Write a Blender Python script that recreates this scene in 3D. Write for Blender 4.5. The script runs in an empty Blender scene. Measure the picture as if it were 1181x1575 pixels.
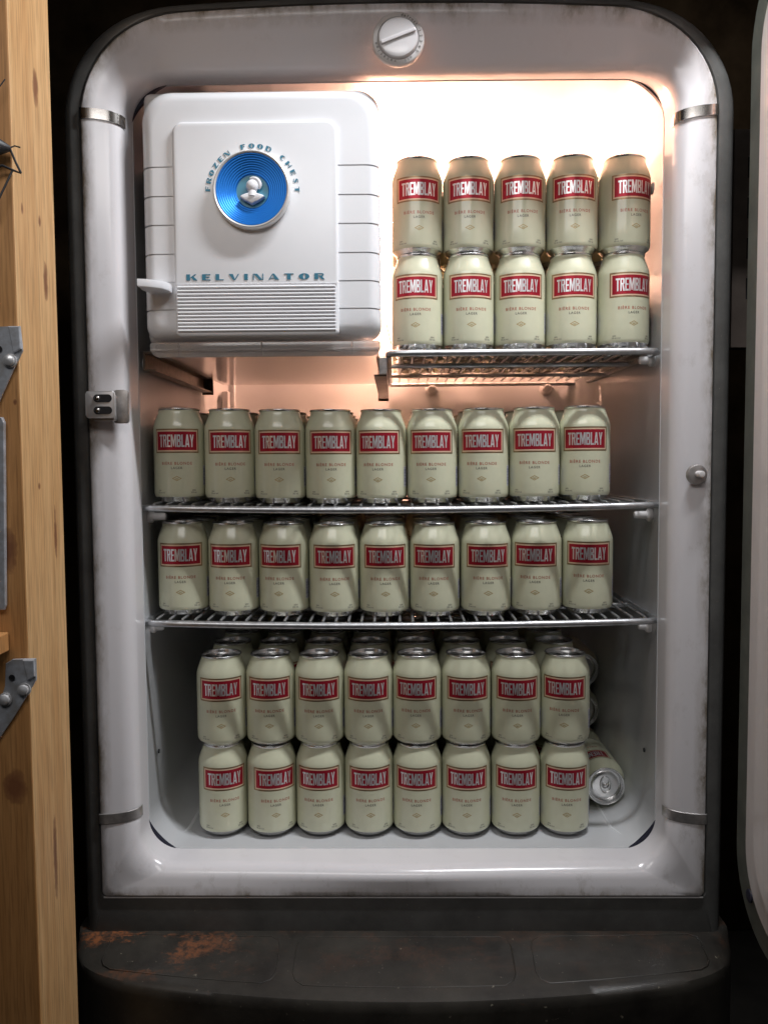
import bpy, bmesh, math, random
from mathutils import Vector, Matrix
random.seed(7)
PI = math.pi
S = bpy.context.scene
ZC = 1.05                      # camera height; heights below are given relative to it by Z()
def Z(d): return ZC + d
# ------------------------------------------------------------------ camera
cam = bpy.data.cameras.new('camera'); co = bpy.data.objects.new('camera', cam); S.collection.objects.link(co)
cam.sensor_fit = 'VERTICAL'; cam.sensor_height = 36.0; cam.lens = 36.0 * 1250 / 1575
cam.clip_start = 0.02; cam.clip_end = 60
def cam_matrix(pos, pitch, roll, yaw):
    p, r, y = (math.radians(v) for v in (pitch, roll, yaw))
    fw = Vector((math.sin(y) * math.cos(p), math.cos(y) * math.cos(p), -math.sin(p)))
    rt = Vector((math.cos(y), -math.sin(y), 0)); up = rt.cross(fw)
    r2 = rt * math.cos(r) + up * math.sin(r); u2 = up * math.cos(r) - rt * math.sin(r)
    m = Matrix((r2, u2, -fw)).transposed().to_4x4(); m.translation = pos
    return m
co.matrix_world = cam_matrix((-.006, -.97, ZC), 3.4, -.4, -.75)
S.camera = co
# ------------------------------------------------------------------ world and lamps
w = bpy.data.worlds.new('World'); S.world = w; w.use_nodes = True
bg = w.node_tree.nodes['Background']; bg.inputs[0].default_value = (.80, .88, 1.0, 1); bg.inputs[1].default_value = .010
def area(name, loc, target, sx, sy, power, col):
    l = bpy.data.lights.new(name, 'AREA'); l.shape = 'RECTANGLE'; l.size = sx; l.size_y = sy; l.energy = power; l.color = col
    o = bpy.data.objects.new(name, l); S.collection.objects.link(o); o.location = loc
    o.rotation_euler = (Vector(target) - Vector(loc)).to_track_quat('-Z', 'Y').to_euler()
    return o
tl = area('tube_lamp', (.40, -.245, Z(1.02)), (.40, .0, Z(0)), .55, .05, 16.0, (.95, .97, 1.0)); tl.rotation_euler = (math.atan2(.245, 1.02), 0, 0)
area('fill_light', (-.22, -.98, Z(.74)), (-.05, .0, Z(.1)), .9, .30, 3.9, (1.0, .97, .95))  # soft fill added for the room's bounced light, no lamp known there
S.view_settings.view_transform = 'Standard'; S.view_settings.look = 'None'
S.view_settings.exposure = 0.15; S.view_settings.gamma = 1.0
S.render.engine = 'CYCLES'
S.cycles.max_bounces = 8; S.cycles.diffuse_bounces = 5; S.cycles.glossy_bounces = 4
try:
    S.cycles.use_denoising = True
except Exception: pass
# ------------------------------------------------------------------ materials
def lin(c):
    return tuple(((v / 255) / 12.92 if v / 255 <= .04045 else ((v / 255 + .055) / 1.055) ** 2.4) for v in c)
class NT:
    def __init__(s, name):
        s.m = bpy.data.materials.new(name); s.m.use_nodes = True; s.t = s.m.node_tree
        s.b = s.t.nodes['Principled BSDF']
    def n(s, typ, **kw):
        n = s.t.nodes.new(typ)
        for k, v in kw.items():
            if k.startswith('i_'):
                key = k[2:]; key = int(key) if key.isdigit() else key.replace('_', ' ')
                n.inputs[key].default_value = v
            else: setattr(n, k, v)
        return n
    def l(s, a, b): s.t.links.new(a, b)
    def noise(s, scale, detail=6, rough=.6, vec=None, sc=(1, 1, 1)):
        tc = s.n('ShaderNodeTexCoord'); mp = s.n('ShaderNodeMapping'); mp.inputs['Scale'].default_value = sc
        s.l(tc.outputs['Object'], mp.inputs['Vector'])
        n = s.n('ShaderNodeTexNoise'); n.inputs['Scale'].default_value = scale; n.inputs['Detail'].default_value = detail; n.inputs['Roughness'].default_value = rough
        s.l(mp.outputs[0], n.inputs['Vector']); return n.outputs['Fac']
    def ramp(s, fac, pts):
        r = s.n('ShaderNodeValToRGB')
        while len(r.color_ramp.elements) < len(pts): r.color_ramp.elements.new(.5)
        for e, (p, c) in zip(r.color_ramp.elements, pts):
            e.position = p; e.color = (c, c, c, 1) if not isinstance(c, tuple) else (*c, 1)
        s.l(fac, r.inputs[0]); return r.outputs[0]
    def math(s, op, a, b):
        n = s.n('ShaderNodeMath', operation=op)
        for i, v in enumerate((a, b)):
            if isinstance(v, (int, float)): n.inputs[i].default_value = v
            else: s.l(v, n.inputs[i])
        return n.outputs[0]
    def mix(s, fac, a, b):
        n = s.n('ShaderNodeMix', data_type='RGBA')
        for i, v in ((0, fac), (6, a), (7, b)):
            if isinstance(v, (int, float)): n.inputs[i].default_value = v
            elif isinstance(v, tuple): n.inputs[i].default_value = (*v, 1)
            else: s.l(v, n.inputs[i])
        return n.outputs[2]
    def bump(s, fac, strength=.2, dist=.001):
        b = s.n('ShaderNodeBump'); b.inputs['Strength'].default_value = strength; b.inputs['Distance'].default_value = dist
        s.l(fac, b.inputs['Height']); s.l(b.outputs[0], s.b.inputs['Normal'])
def mat(name, col, rough=.5, metal=0., var=.0, vs=40., bump=0., bs=200., coat=0., **kw):
    t = NT(name); b = t.b
    b.inputs['Roughness'].default_value = rough; b.inputs['Metallic'].default_value = metal
    if coat: b.inputs['Coat Weight'].default_value = coat; b.inputs['Coat Roughness'].default_value = .12
    if var:
        f = t.ramp(t.noise(vs), [(.3, 0.), (.7, 1.)])
        t.l(t.mix(f, tuple(c * (1 - var) for c in col), tuple(min(1, c * (1 + var)) for c in col)), b.inputs['Base Color'])
    else: b.inputs['Base Color'].default_value = (*col, 1)
    if bump: t.bump(t.noise(bs, 3), bump)
    return t.m
M = {}
M['enamel'] = mat('liner_enamel', (.74, .75, .77), .22, 0, .03, 12, coat=.3)
M['plastic'] = mat('freezer_plastic', (.78, .79, .82), .28, 0, .02, 15)
M['boxmetal'] = mat('freezer_box_metal', (.70, .70, .70), .35, .1, .05, 20)
M['clear'] = mat('tray_plastic', (.86, .82, .80), .12); M['clear'].node_tree.nodes['Principled BSDF'].inputs['Transmission Weight'].default_value = .8
M['chrome'] = mat('chrome', (.46, .44, .42), .2, 1., .18, 60)
M['wire'] = mat('shelf_wire', (.52, .53, .55), .34, .85, .2, 90, .1, 500)
M['alu'] = mat('can_aluminium', (.78, .78, .78), .26, 1., .05, 50)
M['paint'] = mat('can_paint', (.585, .59, .435), .28, 0., .025, 60, coat=.45)
def uneven(m, strength):
    t = m.node_tree; b = t.nodes['Principled BSDF']
    tc = t.nodes.new('ShaderNodeTexCoord'); oi = t.nodes.new('ShaderNodeObjectInfo'); va = t.nodes.new('ShaderNodeVectorMath'); va.operation = 'ADD'
    ml = t.nodes.new('ShaderNodeMath'); ml.operation = 'MULTIPLY'; ml.inputs[1].default_value = 40.
    t.links.new(oi.outputs['Random'], ml.inputs[0]); t.links.new(tc.outputs['Object'], va.inputs[0]); t.links.new(ml.outputs[0], va.inputs[1])
    n = t.nodes.new('ShaderNodeTexNoise'); n.inputs['Scale'].default_value = 38; n.inputs['Detail'].default_value = 1.5
    t.links.new(va.outputs[0], n.inputs['Vector']); bp = t.nodes.new('ShaderNodeBump'); bp.inputs['Strength'].default_value = strength; bp.inputs['Distance'].default_value = .003
    t.links.new(n.outputs['Fac'], bp.inputs['Height']); t.links.new(bp.outputs[0], b.inputs['Normal'])
uneven(M['paint'], .12)
M['red'] = mat('label_red', (.40, .016, .035), .34, .5, .05, 90)
M['gold'] = mat('label_gold', (.32, .22, .12), .36, .8, .05, 90)
M['cream'] = mat('label_cream', (.80, .58, .42), .4, .3)
M['silver'] = mat('label_silver', (.86, .86, .88), .34, .75)
M['copper'] = mat('ink_copper', (.42, .13, .09), .45, .3)
M['ink'] = mat('ink_grey', (.13, .13, .11), .5)
M['ochre'] = mat('ink_ochre', (.42, .30, .12), .45, .3)
M['barblue'] = mat('ink_blue', (.16, .17, .30), .5)
M['barpale'] = mat('ink_pale', (.58, .58, .64), .5)
M['teal'] = mat('letter_teal', (.030, .17, .26), .4, .2)
M['blue'] = mat('medallion_blue', (.010, .18, .64), .36, .6)
M['tealdisc'] = mat('medallion_disc', (.05, .26, .38), .4)
M['satin'] = mat('medallion_rim', (.80, .79, .78), .38, .5)
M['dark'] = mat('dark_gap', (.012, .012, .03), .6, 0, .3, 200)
M['rail'] = mat('rail_steel', (.16, .13, .10), .35, .8, .3, 90)
M['galv'] = None
M['upright'] = mat('upright_paint', (.11, .085, .07), .5, 0, .15, 40)
M['screw'] = mat('screw_steel', (.62, .62, .63), .3, .5)
M['black'] = mat('black_rubber', (.012, .012, .014), .5)
M['peg'] = mat('peg_plastic', (.70, .68, .68), .35)
M['knobclear'] = mat('knob_plastic', (.66, .64, .645), .2, 0, coat=.3)
M['ringplastic'] = mat('dial_plastic', (.66, .63, .62), .3)
M['steel'] = mat('steel_dull', (.40, .38, .37), .42, .75, .25, 120)
M['doorpan'] = mat('door_pan_enamel', (.76, .70, .68), .25, 0, .05, 9, coat=.3)  # whitish enamel tinted pink: bulb glow put into the colour
M['gasket'] = mat('door_gasket', (.12, .125, .105), .55, 0, .2, 30)
def galv():
    t = NT('galvanised_steel'); t.b.inputs['Metallic'].default_value = .45; t.b.inputs['Roughness'].default_value = .36
    n = t.noise(90, 4, .6)
    t.l(t.ramp(n, [(.3, (.38, .37, .36)), (.5, (.48, .50, .54)), (.7, (.62, .66, .72))]), t.b.inputs['Base Color']); return t.m
M['galv'] = galv()
def trim_enamel():
    t = NT('trim_enamel'); b = t.b
    b.inputs['Coat Weight'].default_value = .18; b.inputs['Coat Roughness'].default_value = .15
    at = t.n('ShaderNodeAttribute'); at.attribute_name = 'edge'
    e = t.ramp(at.outputs['Fac'], [(.0, 1.), (.10, .60), (.38, 0.)])
    n = t.ramp(t.noise(14, 8, .65, sc=(1.6, 1, .55)), [(.38, 0.), (.58, 1.)])
    n2 = t.ramp(t.noise(55, 6, .7, sc=(1.5, 1, .7)), [(.36, .25), (.60, 1.)])
    g = t.math('MULTIPLY', t.math('MULTIPLY', e, n), n2)
    sc = t.ramp(t.noise(38, 9, .75, sc=(1, 1, .6)), [(.56, 0.), (.66, .5)])
    at2 = t.n('ShaderNodeAttribute'); at2.attribute_name = 'wear'
    sc = t.math('MULTIPLY', sc, at2.outputs['Fac'])
    g = t.math('MINIMUM', t.math('ADD', t.math('MULTIPLY', g, .95), sc), 1.)
    base = t.mix(t.noise(6, 4), (.70, .68, .70), (.75, .73, .75))
    g = t.math('MINIMUM', t.math('MULTIPLY', g, 1.25), .9)
    t.l(t.mix(g, base, (.18, .135, .08)), b.inputs['Base Color'])
    t.l(t.math('ADD', t.math('MULTIPLY', g, .4), .2), b.inputs['Roughness'])
    t.bump(t.noise(30, 3), .06, .002)
    return t.m
M['trim'] = trim_enamel()
def shell_paint():
    t = NT('shell_paint'); b = t.b
    n = t.noise(18, 8, .65); sp = t.ramp(t.noise(260, 4, .7), [(.66, 0.), (.72, .8)])
    c = t.ramp(n, [(.3, (.085, .084, .080)), (.7, (.15, .148, .142))])
    t.l(t.mix(sp, c, (.30, .27, .22)), b.inputs['Base Color'])
    b.inputs['Roughness'].default_value = .45; b.inputs['Metallic'].default_value = .2
    t.bump(n, .15, .001); return t.m
M['shell'] = shell_paint()
def rusty():
    t = NT('rusty_panel'); b = t.b
    c = t.ramp(t.noise(16, 8, .65), [(.3, (.015, .013, .011)), (.7, (.046, .041, .034))])
    tc = t.n('ShaderNodeTexCoord')
    r = t.ramp(t.noise(11, 12, .78, sc=(.8, 1.8, 1)), [(.50, 0.), (.56, 1.)])
    # rust sits mainly on the left third of the ledge
    sx = t.n('ShaderNodeSeparateXYZ'); t.l(tc.outputs['Object'], sx.inputs[0])
    mr = t.n('ShaderNodeMapRange'); mr.inputs[1].default_value = -.33; mr.inputs[2].default_value = -.16; mr.inputs[3].default_value = 1.0; mr.inputs[4].default_value = .10
    t.l(sx.outputs[0], mr.inputs[0])
    mz_ = t.n('ShaderNodeMapRange'); mz_.inputs[1].default_value = Z(-.598); mz_.inputs[2].default_value = Z(-.586)
    t.l(sx.outputs[2], mz_.inputs[0])
    r = t.math('MULTIPLY', t.math('MULTIPLY', r, mz_.outputs[0]), mr.outputs[0])
    n3 = t.ramp(t.noise(140, 8, .75), [(.40, .1), (.55, 1.)])
    r = t.math('MULTIPLY', r, n3)
    sp = t.ramp(t.noise(160, 5, .75), [(.66, 0.), (.70, .7)])
    c = t.mix(sp, c, (.32, .29, .22))
    t.l(t.mix(r, c, (.24, .075, .02)), b.inputs['Base Color'])
    t.l(t.math('ADD', t.math('MULTIPLY', r, .4), .35), b.inputs['Roughness'])
    t.bump(t.noise(60, 6), .25, .001); return t.m
M['rust'] = rusty()
def wood(name, a, b_, knots, face):
    t = NT(name)
    tc = t.n('ShaderNodeTexCoord'); mp = t.n('ShaderNodeMapping'); mp.inputs['Scale'].default_value = (1, 1, .05)
    t.l(tc.outputs['Object'], mp.inputs[0])
    n = t.n('ShaderNodeTexNoise'); n.inputs['Scale'].default_value = 55; n.inputs['Detail'].default_value = 7; n.inputs['Distortion'].default_value = 1.2
    t.l(mp.outputs[0], n.inputs['Vector'])
    n2 = t.noise(9, 4, .6, sc=(1, 1, .18)); n3 = t.noise(420, 3, .6, sc=(1, 1, .04))
    f = t.math('ADD', t.math('MULTIPLY', n.outputs['Fac'], .55), t.math('MULTIPLY', n2, .45))
    c = t.ramp(f, [(.34, a), (.5, tuple((p + q) / 2 for p, q in zip(a, b_))), (.66, b_)])
    c = t.mix(t.ramp(n3, [(.33, .55), (.55, 0.)]), c, tuple(v * .55 for v in a))
    sx = t.n('ShaderNodeSeparateXYZ'); t.l(tc.outputs['Object'], sx.inputs[0])
    wob = t.noise(90, 3)
    for (u, z, ru, rz) in knots:
        du = t.math('DIVIDE', t.math('SUBTRACT', sx.outputs[1 if face == 'x' else 0], u), ru)
        dz = t.math('DIVIDE', t.math('SUBTRACT', sx.outputs[2], z), rz)
        d = t.math('SQRT', t.math('ADD', t.math('MULTIPLY', du, du), t.math('MULTIPLY', dz, dz)), 0)
        d = t.math('ADD', d, t.math('MULTIPLY', t.math('SUBTRACT', wob, .5), .9))
        c = t.mix(t.ramp(d, [(.35, .95), (.8, .55), (1.3, 0.)]), c, (.20, .075, .03))
    t.l(c, t.b.inputs['Base Color']); t.b.inputs['Roughness'].default_value = .6
    t.bump(n.outputs['Fac'], .25, .0008); return t.m
M['wood'] = wood('pine_stud', (.50, .26, .095), (.76, .50, .25), [(-.150, Z(.372), .007, .020), (-.14, Z(.186), .006, .022), (-.188, Z(.244), .003, .006), (-.15, Z(.243), .003, .006), (-.17, Z(-.02), .003, .004), (-.135, Z(-.07), .004, .03), (-.16, Z(-.40), .005, .05)], 'x')
M['woodshaded'] = wood('pine_shaded', (.40, .18, .055), (.58, .30, .11), [(-.372, Z(-.08), .008, .022), (-.362, Z(.06), .002, .003), (-.374, Z(-.31), .012, .02)], 'y')  # darker copy of the stud pine: weaker light on the front put into colour
M['darkwood'] = mat('old_dark_boards', (.014, .009, .005), .9, 0, .5, 12, .3, 60)
M['concrete'] = mat('floor_concrete', (.02, .018, .016), .9, 0, .3, 6, .3, 40)
for k_ in ('darkwood', 'concrete'): M[k_].node_tree.nodes['Principled BSDF'].inputs['Specular IOR Level'].default_value = 0.
def bulbmat():
    t = NT('bulb_glow'); t.b.inputs['Base Color'].default_value = (1, .9, .75, 1)
    t.b.inputs['Emission Color'].default_value = (1, .51, .34, 1); t.b.inputs['Emission Strength'].default_value = 700.; return t.m
M['bulb'] = bulbmat()
# ------------------------------------------------------------------ mesh helpers
C = S.collection
def obj(name, me, parent=None, m=None, smooth=None, world=True):
    """link a mesh (or bmesh) as one object; world=True: its vertices are in scene coordinates"""
    if isinstance(me, bmesh.types.BMesh):
        bm = me; bmesh.ops.recalc_face_normals(bm, faces=bm.faces[:]) if smooth != 'keep' else None
        me = bpy.data.meshes.new(name); bm.to_mesh(me); bm.free()
    if m is not None:
        for k in (m if isinstance(m, (list, tuple)) else [m]):
            if len(me.materials) < (len(m) if isinstance(m, (list, tuple)) else 1): me.materials.append(M[k])
    if smooth is True: shade(me)
    elif isinstance(smooth, (int, float)) and smooth: shade(me, smooth)
    o = bpy.data.objects.new(name, me); C.objects.link(o)
    if parent is not None:
        o.parent = parent
        if world: o.location = -wloc(parent)
    return o
def wloc(p):
    v = Vector(p.location)
    while p.parent: p = p.parent; v += p.location
    return v
def shade(me, ang=35):
    for p in me.polygons: p.use_smooth = True
    try: me.set_sharp_from_angle(angle=math.radians(ang))
    except Exception: pass
def thing(name, label, cat, loc=(0, 0, 0), group=None):
    o = bpy.data.objects.new(name, None); C.objects.link(o); o.location = loc; o.empty_display_size = .05
    o['label'] = label; o['category'] = cat
    if group: o['group'] = group
    return o
def tag(o, label, cat, group=None):
    o['label'] = label; o['category'] = cat
    if group: o['group'] = group
    return o
def struct(o): o['kind'] = 'structure'; return o
def box(bm, x0, x1, y0, y1, z0, z1, bev=0., seg=2, mi=0):
    r = bmesh.ops.create_cube(bm, size=1.)
    vs = r['verts']
    for v in vs: v.co = Vector(((x0 + x1) / 2 + v.co.x * (x1 - x0), (y0 + y1) / 2 + v.co.y * (y1 - y0), (z0 + z1) / 2 + v.co.z * (z1 - z0)))
    fs = {f for v in vs for f in v.link_faces}
    for f in fs: f.material_index = mi
    if bev:
        es = list({e for v in vs for e in v.link_edges})
        bmesh.ops.bevel(bm, geom=es, offset=bev, segments=seg, profile=.5, affect='EDGES', clamp_overlap=True)
    return bm
def lathe(bm, prof, n=48, mi=None, close0=True, close1=True, xf=None):
    """profile (r, z) turned about z"""
    rings = []
    for (r, z) in prof:
        if r < 1e-7: rings.append([bm.verts.new((0, 0, z))])
        else: rings.append([bm.verts.new((r * math.cos(2 * PI * k / n), r * math.sin(2 * PI * k / n), z)) for k in range(n)])
    for i in range(len(rings) - 1):
        a, b = rings[i], rings[i + 1]
        for k in range(n):
            k2 = (k + 1) % n
            if len(a) == 1 and len(b) == 1: continue
            if len(a) == 1: f = bm.faces.new((a[0], b[k], b[k2]))
            elif len(b) == 1: f = bm.faces.new((a[k], a[k2], b[0]))
            else: f = bm.faces.new((a[k], a[k2], b[k2], b[k]))
            if mi: f.material_index = mi
    if xf is not None:
        for r in rings:
            for v in r: v.co = xf @ v.co
    return bm
def tube(bm, pts, r, n=10, caps=True):
    pts = [Vector(p) for p in pts]; rings = []
    nrm = None
    for i, p in enumerate(pts):
        d = (pts[min(i + 1, len(pts) - 1)] - pts[max(i - 1, 0)]).normalized()
        if nrm is None:
            nrm = d.orthogonal().normalized()
        nrm = (nrm - d * nrm.dot(d)).normalized(); bi = d.cross(nrm)
        rr = r[i] if isinstance(r, (list, tuple)) else r
        rings.append([bm.verts.new(p + (nrm * math.cos(2 * PI * k / n) + bi * math.sin(2 * PI * k / n)) * rr) for k in range(n)])
    for a, b in zip(rings, rings[1:]):
        for k in range(n): bm.faces.new((a[k], a[(k + 1) % n], b[(k + 1) % n], b[k]))
    if caps: bm.faces.new(rings[0][::-1]); bm.faces.new(rings[-1])
    return bm
def prism(bm, pts, y0, y1, bev=0., seg=2, axis='y', mi=0):
    """outline pts (x, z) extruded from y0 (front) to y1"""
    a = [bm.verts.new((x, y0, z)) for x, z in pts]; b = [bm.verts.new((x, y1, z)) for x, z in pts]
    n = len(pts); f0 = bm.faces.new(a); f1 = bm.faces.new(b[::-1])
    sf = [bm.faces.new((a[i], b[i], b[(i + 1) % n], a[(i + 1) % n])) for i in range(n)]
    for f in [f0, f1] + sf: f.material_index = mi
    if bev:
        bmesh.ops.bevel(bm, geom=[e for e in f0.edges], offset=bev, segments=seg, profile=.5, affect='EDGES', clamp_overlap=True)
    return bm
def rrect(x0, x1, z0, z1, r, n=8):
    """rounded rectangle outline, r = one radius or (bl, br, tr, tl)"""
    if not isinstance(r, (tuple, list)): r = (r,) * 4
    out = []
    for (cx, cz, a0, q) in ((x0 + r[0], z0 + r[0], PI, r[0]), (x1 - r[1], z0 + r[1], 1.5 * PI, r[1]), (x1 - r[2], z1 - r[2], 0, r[2]), (x0 + r[3], z1 - r[3], .5 * PI, r[3])):
        for k in range(n + 1):
            a = a0 + .5 * PI * k / n; out.append((cx + q * math.cos(a), cz + q * math.sin(a)))
    return out
NB = bmesh.new
# ------------------------------------------------------------------ lettering: polygons drawn in a unit-high cell
def ring(o, i): return [[o[k], o[k + 1], i[k + 1], i[k]] for k in range(len(o) - 1)]
def rect(x0, z0, x1, z1): return [(x0, z0), (x1, z0), (x1, z1), (x0, z1)]
GOTHIC = {   # bold condensed capitals
 'T': (.50, [rect(0, .86, .5, 1), rect(.16, 0, .34, .86)]),
 'R': (.52, [rect(0, 0, .17, 1)] + ring([(.17, 1), (.38, 1), (.48, .95), (.5, .86), (.5, .63), (.47, .54), (.40, .5), (.17, .5)], [(.17, .87), (.30, .87), (.325, .855), (.33, .83), (.33, .66), (.325, .64), (.30, .625), (.17, .625)]) + [[(.22, .5), (.40, .5), (.53, 0), (.35, 0)]]),
 'E': (.43, [rect(0, 0, .17, 1), rect(.17, .86, .43, 1), rect(.17, .44, .39, .57), rect(.17, 0, .43, .14)]),
 'M': (.68, [[(0, 0), (0, 1), (.21, 1), (.34, .5), (.47, 1), (.68, 1), (.68, 0), (.525, 0), (.525, .6), (.39, .05), (.29, .05), (.155, .6), (.155, 0)]]),
 'B': (.51, [rect(0, 0, .17, 1)] + ring([(.17, 1), (.38, 1), (.47, .95), (.49, .87), (.49, .62), (.46, .55), (.40, .52), (.17, .52)], [(.17, .87), (.29, .87), (.315, .86), (.32, .83), (.32, .66), (.315, .645), (.29, .63), (.17, .63)]) + ring([(.17, .52), (.40, .52), (.48, .47), (.51, .4), (.51, .13), (.49, .05), (.4, 0), (.17, 0)], [(.17, .40), (.30, .40), (.33, .39), (.34, .36), (.34, .17), (.33, .14), (.30, .13), (.17, .13)])),
 'L': (.40, [rect(0, 0, .17, 1), rect(.17, 0, .4, .14)]),
 'A': (.56, [[(0, 0), (.165, 0), (.28, .72), (.28, 1), (.18, 1)], [(.56, 0), (.38, 1), (.28, 1), (.28, .72), (.395, 0)], [(.1906, .16), (.3694, .16), (.3471, .30), (.2129, .30)]]),
 'Y': (.54, [[(.185, 0), (.355, 0), (.355, .4), (.54, 1), (.36, 1), (.27, .62), (.18, 1), (0, 1), (.185, .4)]]),
}
def ell(rx, rz, cx, a0=0, a1=360, n=24): return [(cx + rx * math.cos(math.radians(a0 + (a1 - a0) * k / n)), .5 + rz * math.sin(math.radians(a0 + (a1 - a0) * k / n))) for k in range(n + 1)]
def ribbon(path, hw):
    L, R = [], []
    for i, (x, z) in enumerate(path):
        a = path[max(i - 1, 0)]; b = path[min(i + 1, len(path) - 1)]
        dx, dz = b[0] - a[0], b[1] - a[1]; q = math.hypot(dx, dz); nx, nz = -dz / q, dx / q
        L.append((x + nx * hw[i], z + nz * hw[i])); R.append((x - nx * hw[i], z - nz * hw[i]))
    return ring(L, R)
DECO = {     # wide capitals with one heavy and one fine stroke
 'K': (1.30, [rect(0, 0, .45, 1), [(.50, .50), (.58, .42), (1.22, 1), (1.02, 1)], [(.62, .455), (.86, .66), (1.35, 0), (.86, 0)]]),
 'F': (1.02, [rect(0, 0, .45, 1), rect(.45, .87, 1.02, 1), rect(.45, .45, .88, .57)]),
 'R': (1.20, [rect(0, 0, .45, 1)] + ring([(.45, 1), (.9, 1), (1.08, .93), (1.15, .76), (1.08, .58), (.9, .5), (.45, .5)], [(.45, .89), (.85, .89), (.93, .85), (.96, .76), (.93, .66), (.85, .61), (.45, .61)]) + [[(.55, .5), (.9, .5), (1.24, 0), (.85, 0)]]),
 'O': (1.30, ring(ell(.65, .5, .65), ell(.15, .42, .68))),
 'Z': (1.12, [rect(0, .87, 1.1, 1), [(0, .13), (.58, .87), (1.1, .87), (.52, .13)], rect(0, 0, 1.12, .13)]),
 'E': (1.02, [rect(0, 0, .45, 1), rect(.45, .87, 1.02, 1), rect(.45, .45, .9, .56), rect(.45, 0, 1.02, .13)]),
 'N': (1.27, [rect(0, 0, .11, 1), [(.11, 1), (.52, 1), (1.16, 0), (.75, 0)], rect(1.16, 0, 1.27, 1)]),
 'D': (1.25, [rect(0, 0, .45, 1)] + ring([(.45, 1), (.8, 1), (1.05, .9), (1.2, .7), (1.25, .5), (1.2, .3), (1.05, .1), (.8, 0), (.45, 0)], [(.45, .89), (.72, .89), (.86, .8), (.93, .66), (.95, .5), (.93, .34), (.86, .2), (.72, .11), (.45, .11)])),
 'C': (1.1, ring(ell(.6, .5, .6, 42, 318), ell(.36, .41, .80, 60, 300))),
 'H': (1.22, [rect(0, 0, .45, 1), rect(.45, .45, 1.1, .56), rect(1.1, 0, 1.22, 1)]),
 'S': (1.05, ribbon([(1.0, .80), (.80, .94), (.45, .94), (.20, .76), (.40, .58), (.68, .44), (.86, .24), (.62, .06), (.28, .06), (.04, .20)], [.05, .05, .06, .10, .17, .17, .10, .06, .05, .05])),
 'T': (1.14, [rect(0, .87, 1.14, 1), rect(.34, 0, .80, .87)]),
 'L': (1.0, [rect(0, 0, .45, 1), rect(.45, 0, 1.0, .13)]),
 'V': (1.25, [[(0, 1), (.5, 1), (.78, 0), (.55, 0)], [(.78, 0), (1.25, 1), (1.12, 1), (.735, .16)]]),
 'I': (.45, [rect(0, 0, .45, 1)]),
 'A': (1.30, [[(.48, 1), (.7, 1), (1.3, 0), (.8, 0)], [(0, 0), (.12, 0), (.512, .9), (.48, 1)], [(.216, .22), (.73, .22), (.698, .32), (.26, .32)]]),
}
def put_glyph(bm, polys, f, mi=0):
    for p in polys:
        vs = [bm.verts.new(f(x, z)) for x, z in p]
        try: fc = bm.faces.new(vs); fc.material_index = mi
        except Exception: pass
def line(bm, text, font, width, height, gap, f, mi=0):
    """text centred on 0, scaled to width; f maps flat (x, z) to a point"""
    tot = sum(font[c][0] for c in text) + gap * (len(text) - 1); k = width / tot; x = -width / 2
    for c in text:
        gw, polys = font[c]
        put_glyph(bm, polys, (lambda u, v, x=x: f(x + u * k, v * height)), mi); x += (gw + gap) * k
def font_mesh(text, size, space=1., bold=0.):
    cu = bpy.data.curves.new('lettering', 'FONT'); cu.body = text; cu.size = size; cu.align_x = 'CENTER'; cu.space_character = space; cu.offset = bold; cu.resolution_u = 3
    o = bpy.data.objects.new('lettering', cu); C.objects.link(o)
    me = bpy.data.meshes.new_from_object(o); bpy.data.objects.remove(o); bpy.data.curves.remove(cu)
    return me
def add_font(bm, text, size, f, mi=0, space=1., bold=0.):
    me = font_mesh(text, size, space, bold); t = NB(); t.from_mesh(me); bpy.data.meshes.remove(me)
    vm = {v: bm.verts.new(f(v.co.x, v.co.y)) for v in t.verts}
    for fc in t.faces:
        try: g = bm.faces.new([vm[v] for v in fc.verts]); g.material_index = mi
        except Exception: pass
    t.free()

# ================================================================== THE ROOM
bm = NB(); box(bm, -4, 4, -4, 3, -.05, 0); struct(obj('floor', bm, m='concrete'))
bm = NB(); box(bm, -4, 4, .80, .88, .004, 3.0); struct(obj('back_wall', bm, m='darkwood'))
# the pine stud at the left: its front and its right-hand face
bm = NB(); box(bm, -.46, -.357, -.205, -.113, .0, 2.6, .0015)
bm.faces.ensure_lookup_table()
for f in bm.faces:
    f.material_index = 1 if f.normal.y < -.7 else 0
stud = obj('wall_stud', bm, m=['wood', 'woodshaded'])
tag(stud, 'knotty pine stud standing upright along the left of the old refrigerator', 'stud')
def bracket(label, outline, screws, holes, flange):
    t = thing('metal_bracket', label, 'bracket', (-.362, -.206, Z(sum(p[1] for p in outline) / len(outline))), 'galvanised brackets screwed to the stud')
    bm = NB(); prism(bm, [(x, Z(z)) for x, z in outline], -.2085, -.2065, .0006); obj('plate', bm, t, 'galv')
    x, z0, z1 = flange
    bm = NB(); prism(bm, [(x - .010, Z(z0)), (x + .001, Z(z0)), (x + .0015, Z(z1 + .004)), (x - .006, Z(z1))], -.2115, -.2089, .001); obj('flange', bm, t, 'galv')
    for (x, z) in screws:
        bm = NB(); xf = Matrix.Translation((x, -.2088, Z(z))) @ Matrix.Rotation(PI / 2, 4, 'X')
        lathe(bm, [(0, .0055), (.0022, .0054), (.0046, .0042), (.0052, .002), (.0064, .0018), (.0066, .0)], 20, xf=xf); obj('screw', bm, t, 'screw', smooth=True)
    for (x, z) in holes:
        bm = NB(); xf = Matrix.Translation((x, -.2088, Z(z))) @ Matrix.Rotation(PI / 2, 4, 'X')
        lathe(bm, [(.0031, .0007), (.0023, .0006), (.0020, .0002), (0, .0002)], 16, xf=xf); obj('hole', bm, t, 'black', smooth=True)
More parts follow.
